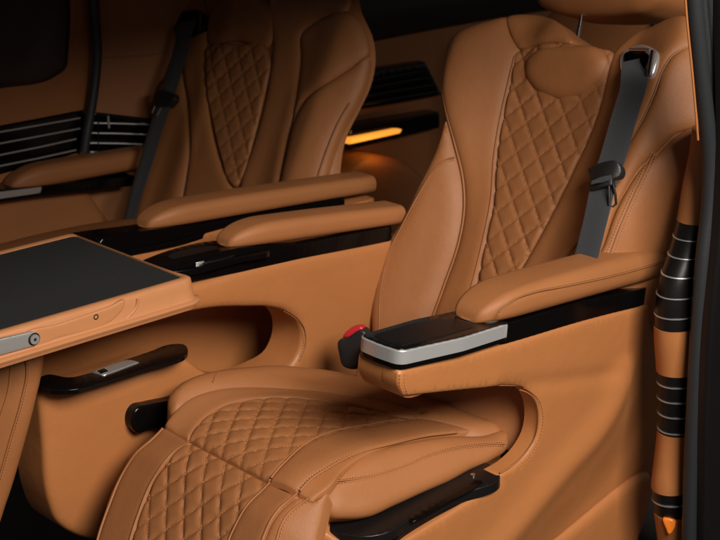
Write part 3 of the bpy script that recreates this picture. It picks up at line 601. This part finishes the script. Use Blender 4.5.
flatn(puff('table_mat', M['mat'], tb, TBF, [(x0+.01, ynr+.001, 1), (xr-.001, ynr+.001, 1), (xr-.001, yfr-.001, 1), (x0+.01, yfr-.001, 1)], cell=.03, er=.001, eh=.001, off=.001, thick=.006, is_px=False))
# front face details: pocket outline, second outline, screw hole, hinge arm
FFy = ynr-.0175
FF = Frame((0, FFy, 0), (1, 0, 0), (0, 0, 1))
def ffm(x, y, d=0): return onf(FF, x, y, d)
pk = puff('pocket_panel', M['table'], tb, FF, [(20, 337), (60, 324), (110, 307), (126, 301), (124, 308), (116, 318), (104, 326), (60, 338), (20, 350), (12, 346)], cell=.003, er=.003, eh=.002, off=.003, thick=.006)
tube('pocket_edge', M['table'], tb, [ffm(x, y, .001) for x, y in catmull([(138, 299), (136.5, 306), (131, 314), (122, 321), (108, 327), (60, 343), (10, 356)], False, 8)], .0022, 8)
tube('screw_ring', M['satin'], pk, [ffm(96, 317, .003)+np.array([.0035*cos(t), 0, .0035*sin(t)]) for t in np.linspace(0, 2*pi, 24)[:-1]], .0009, 6, True)
HA = Frame((0, FFy-.008, 0), (1, 0, 0), (0, 0, 1))
ha = flatn(puff('hinge_arm', M['alu'], tb, HA, [(-60, 353, 1), (30, 332.5, 1), (35, 332), (39.5, 335.5), (39.5, 342), (34, 346, 1), (-60, 372, 1)], cell=.003, er=.0015, eh=.0015, thick=.005))
cc = onf(HA, 34, 339, 0)
rod(M['alu'], ha, 'pivot_screw', cc+[0, .004, 0], cc+[0, -.003, 0], .0072, 24); rod(M['plastic'], ha, 'screw_socket', cc+[0, -.002, 0], cc+[0, -.0034, 0], .0026, 6)
tube('pivot_washer', M['satin'], ha, [cc+np.array([.0085*cos(t), -.0008, .0085*sin(t)]) for t in np.linspace(0, 2*pi, 28)[:-1]], .0009, 6, True)
base_at(tb, (x0+.3, (ynr+yfr)/2, ZT-.05))

# ================================================================== FRONT SEAT EDGE (lower left)
fr_ = thing('front_seat', 'tan leather seat edge hanging below the table at the lower left corner', 'car seat')
GF = Frame(at(20, 440, Y=.46), (.8, -.6, 0), (.05, 0, 1))
g1 = puff('backrest', M['leather'], fr_, GF, [(-60, 340), (24, 350), (37, 356), (38, 372), (32, 410), (22, 455), (8, 508), (-4, 540), (-60, 560)], cell=.01, er=.03, eh=.025, thick=.02)
seam(g1, GF, [(22, 358), (24, 372), (20, 400), (10, 440), (-2, 490)], off=-.001, rows=(.003,), pipe=.002)
seam(g1, GF, [(8, 362), (6, 390), (-2, 420)], off=0, rows=(), pipe=.0016)
base_at(fr_, GF.O)

# ================================================================== FAR WALL
YW = 1.40
WF = Frame((0, YW, 0), (1, 0, 0), (0, 0, 1))
dp = thing('door_trim', 'dark far side door trim at upper left with slatted grille and slim armrest', 'door trim')
puff('panel', M['leather'], dp, WF, [(-120, -60, 1), (95, -60, 1), (96, 50), (90, 115), (84, 160), (140, 260, 1), (-120, 300, 1)], cell=.03, er=.03, eh=.02, thick=.05)
wn = puff('window', M['window'], dp, WF, [(-100, -50, 1), (72, -50, 1), (72, 50), (69, 70), (58, 79), (0, 92), (-100, 110, 1)], cell=.03, er=.02, eh=.014, off=.004, thick=.02)
gr = puff('grille', M['piano'], dp, WF, [(-100, 150, 1), (0, 126, 1), (84, 110, 1), (88, 130, 1), (80, 153, 1), (0, 175, 1), (-100, 200, 1)], cell=.03, er=.006, eh=.004, off=.004, thick=.01)
for y0_, y1_ in ((132, 118), (143.5, 128.5), (155, 139), (166, 150)):
    tube('slat', M['alu'], gr, [onf(WF, x, y, .007) for x, y in ((-100, y0_+20), (0, y0_), (40, (y0_+y1_)/2), (80 if y0_ < 150 else 76, y1_))], .0022, 8)
zd = zline((40, 188), (130, 171), YW-.05)
arm(dp, YW-.06, at(12, 190, Y=YW-.05)[0], at(150, 166, Y=YW-.05)[0], zd, .06, .045, name='armrest')
DF = Frame((0, YW-.062, 0), (1, 0, 0), (0, 0, 1))
prism('armrest_trim', M['piano'], dp, DF, [(-100, 208, 1), (0, 190, 1), (42, 186, 1), (135, 176, 1), (135, 186, 1), (42, 196, 1), (0, 202, 1), (-100, 222, 1)], .07, bev=.002)
prism('trim_inlay', M['alu'], dp, DF, [(-100, 212, 1), (0, 192, 1), (42, 187, 1), (41, 193, 1), (0, 199, 1), (-100, 218, 1)], .004, bev=.001, off=.004)
base_at(dp, (.1, YW, 0))

pilr = thing('door_seam', 'dark vertical rubber strip between the far door trim and rear trim', 'door seal')
tube('rubber_strip', M['rubber'], pilr, [onf(WF, x, y, .02) for x, y in catmull([(91, -40), (94, 10), (97, 50), (95, 80), (90, 115), (86, 138), (84, 152)], False, 5)], .011, 10)
base_at(pilr, onf(WF, 84, 152, .02))

rq = thing('quarter_trim', 'dark brown rear quarter trim beside the far belt, short slatted grille below', 'wall trim')
o0 = at(92, 130, Y=YW+.03)
RF = Frame(o0, (.90, -.32, 0), (0, 0, 1))
puff('panel', M['leather'], rq, RF, [(97, -60, 1), (260, -60, 1), (260, 260, 1), (90, 260, 1), (84, 160), (92, 115), (98, 60)], cell=.04, er=.01, eh=.006, thick=.04)
seam(rq.children[0], RF, [(100, 58), (130, 57), (160, 53), (175, 50)], off=.001, rows=(), pipe=.0015, name='panel_seam')
g2 = puff('grille', M['piano'], rq, RF, [(92, 112, 1), (160, 120, 1), (160, 160, 1), (86, 153, 1)], cell=.03, er=.004, eh=.003, off=.006, thick=.01)
for y in (123, 133, 143, 152): tube('slat', M['alu'], g2, [onf(RF, x, yy, .009) for x, yy in ((90, y), (120, y+.5), (158, y+2))], .0022, 8)
tube('grille_post', M['satin'], g2, [onf(RF, 98, 113, .010), onf(RF, 98.5, 153, .010)], .002, 6)
for q in ((108, 116, 109, 128), (139, 124, 145, 124), (117, 153, 128, 154)): rod(M['alu'], g2, 'glint_clip', onf(RF, q[0], q[1], .011), onf(RF, q[2], q[3], .011), .0028)
base_at(rq, (o0[0], YW, 0))

rw = thing('rear_wall_trim', 'dark rear side wall seen between the two seats, with slats and amber lamp', 'wall trim')
puff('panel', M['leather'], rw, Frame((0, YW+.02, 0), (1, 0, 0), (0, 0, 1)), [(300, -60, 1), (760, -60, 1), (760, 300, 1), (300, 300, 1)], cell=.06, er=.01, eh=.006, thick=.04)
RW = Frame((0, YW, 0), (1, 0, 0), (0, 0, 1))
puff('window', M['window'], rw, RW, [(300, -60, 1), (700, -60, 1), (700, 0, 1), (560, 10), (430, 32), (360, 46), (300, 60, 1)], cell=.05, er=.02, eh=.014, off=.004, thick=.02)
g3 = puff('grille', M['piano'], rw, RW, [(330, 76, 1), (370, 71, 1), (426, 62, 1), (442, 95, 1), (372, 108, 1), (330, 114, 1)], cell=.03, er=.004, eh=.003, off=.02, thick=.03)
for y0_, y1_ in ((80, 70), (87, 77), (94.5, 84.5), (102, 91.5)): tube('slat', M['satin'], g3, [onf(RW, 340, y0_+4, .024), onf(RW, 372, y0_, .024), onf(RW, 426+(y1_-70)*.5, y1_, .024)], .006, 8)
prism('ledge', M['piano'], rw, RW, [(350, 127, 1), (440, 112, 1), (440, 128, 1), (350, 150, 1)], .05, bev=.004, off=.03)
lm = prism('lamp', M['lamp'], rw, RW, [(350, 139, 1), (398, 129.5, 1), (403, 130), (400, 133.5, 1), (350, 144.5, 1)], .02, bev=.003, off=.05)
puff('rear_armrest', M['leather'], rw, RW, [(300, 190), (345, 172), (368, 158), (392, 158), (420, 170), (440, 210), (300, 240)], cell=.02, er=.03, eh=.03, off=.09, thick=.08)
ll = bpy.data.lights.new('lamp_glow', 'POINT'); ll.energy = .14; ll.color = (1, .45, .08); ll.shadow_soft_size = .02
lo = bpy.data.objects.new('lamp_glow', ll); C.objects.link(lo); lo.location = onf(RW, 385, 146, .12)
base_at(rw, (.9, YW, 0))

# third row, seen past the near seat's shoulder
t3 = thing('bench_seat', 'dark rear seat backrest behind the nearest seat headrest at top right', 'car seat')
T3 = Frame((1.25, .2, .6), (0, -1, 0), (.3, 0, .95))
puff('backrest', M['leather'], t3, T3, [(548, 8), (560, 2), (620, -5), (680, -8), (760, 0), (760, 160, 1), (560, 160, 1)], cell=.03, er=.04, eh=.03, thick=.12)
prism('belt_loop', M['satin'], t3, T3, [(652, 24, 1), (657, -10, 1), (660, -10, 1), (656, 24, 1)], .004, bev=.001, off=.01)
ribbon('belt_webbing', M['belt'], t3, [onf(T3, 670, -20, .02), onf(T3, 668, 2, .02), onf(T3, 664, 40, .02)], [.06, .06], T3.e1, T3.n)
base_at(t3, (1.2, .2, 0))

# ================================================================== DOOR OPENING, RIGHT
pt_ = thing('door_pillar', 'tan door pillar trim at right edge with black bands and fine chrome rings', 'pillar trim')
ed = catmull([(700, 130), (697, 155), (690, 190), (684, 225), (676, 255), (666, 285), (662, 308), (661, 340), (663, 372), (664, 405), (664, 435), (661, 465), (658, 495), (661, 522), (664, 545), (668, 620)], False, 8)
YP = -.075
def pil_pt(x, y): return at(x, y, Y=YP)
levels = [(*pil_pt(x, y), y) for x, y in ed]
def pillar_part(name, m, y0, y1, r, lo=0):
    L = [l for l in levels if y0-.01 <= l[3] <= y1+.01]
    if not L: L = []
    def lerp(y):
        ys = [l[3] for l in levels]; return np.array([np.interp(y, ys, [l[k] for l in levels]) for k in range(3)])
    ys = np.linspace(y0, y1, max(3, int((y1-y0)/3)+2)); secs = []
    for y in ys:
        c = lerp(y)
        # a rounded fin: leading edge towards -X, running back
        secs.append([c+np.array([.05-(.05+r)*cos(t)*1.0, (.035+r)*sin(t), 0]) for t in np.linspace(-pi/2-.4, pi/2+.4, 20)])
    return loft(name, m, pt_, secs)
bands = [(132, 224, 'side', 0), (224, 331, 'piano', -.0015), (331, 376, 'side', 0), (376, 436, 'piano', -.0015), (436, 494, 'side', 0), (494, 518, 'piano', -.0015), (518, 618, 'side', 0)]
for y0_, y1_, mm_, r_ in bands: pillar_part('band' if mm_ == 'piano' else 'trim', M['satin' if mm_ == 'piano' else mm_], y0_, y1_, r_)
for y in (240, 258, 277, 298, 318, 387, 402, 417, 433, 505): pillar_part('chrome_ring', M['alu'], y-.45, y+.45, .0004)
rp = [pil_pt(*p) for p in ((661, 521), (664, 520), (668, 530), (665, 534))]
puff('reflector', M['reflector'], pt_, Frame(pil_pt(664, 522)+np.array([.0, -.02, 0]), (.5, -.86, 0), (0, 0, 1)), [(663, 519), (675, 522), (673, 531), (669, 535), (666, 529)], cell=.004, er=.003, eh=.002, off=.008, thick=.008)
base_at(pt_, (levels[-1][0]+.05, YP, 0))
ds = thing('door_seal', 'thick black rubber door seal running down the right edge of the photo', 'door seal')
SE = Frame((0, -.13, 0), (1, 0, 0), (0, 0, 1))
edge = [(684, -40), (688, 20), (693, 70), (698, 115), (702, 160), (701, 205), (695, 260), (690, 330), (685, 420), (682, 500), (680, 600)]
def sealtube(name, dx, r, d, m=M['rubber']): return tube(name, m, ds, [onf(SE, x+dx, y, d) for x, y in catmull(edge, False, 8)], r, 16)
sealtube('outer_bead', 8, .0125, 0); sealtube('inner_bead', 24, .011, .004); sealtube('flange', 16, .010, -.004)
tube('trim_edge', M['side'], ds, [onf(SE, x-1, y, .004) for x, y in catmull([(684, -40), (688, 20), (693, 70), (697, 115), (699, 140)], False, 8)], .0018, 8)
base_at(ds, onf(SE, 700, 600, 0))
od = thing('body_pillar', 'black outer door frame beyond the seal at the far right edge', 'door frame')
OD = Frame((0, -.16, 0), (1, 0, 0), (0, 0, 1))
puff('frame_panel', M['satin'], od, OD, [(722, -60, 1), (745, -60, 1), (750, 640, 1), (705, 640, 1), (712, 330), (724, 200)], cell=.03, er=.01, eh=.008, thick=.01)
base_at(od, (.75, -.18, 0))
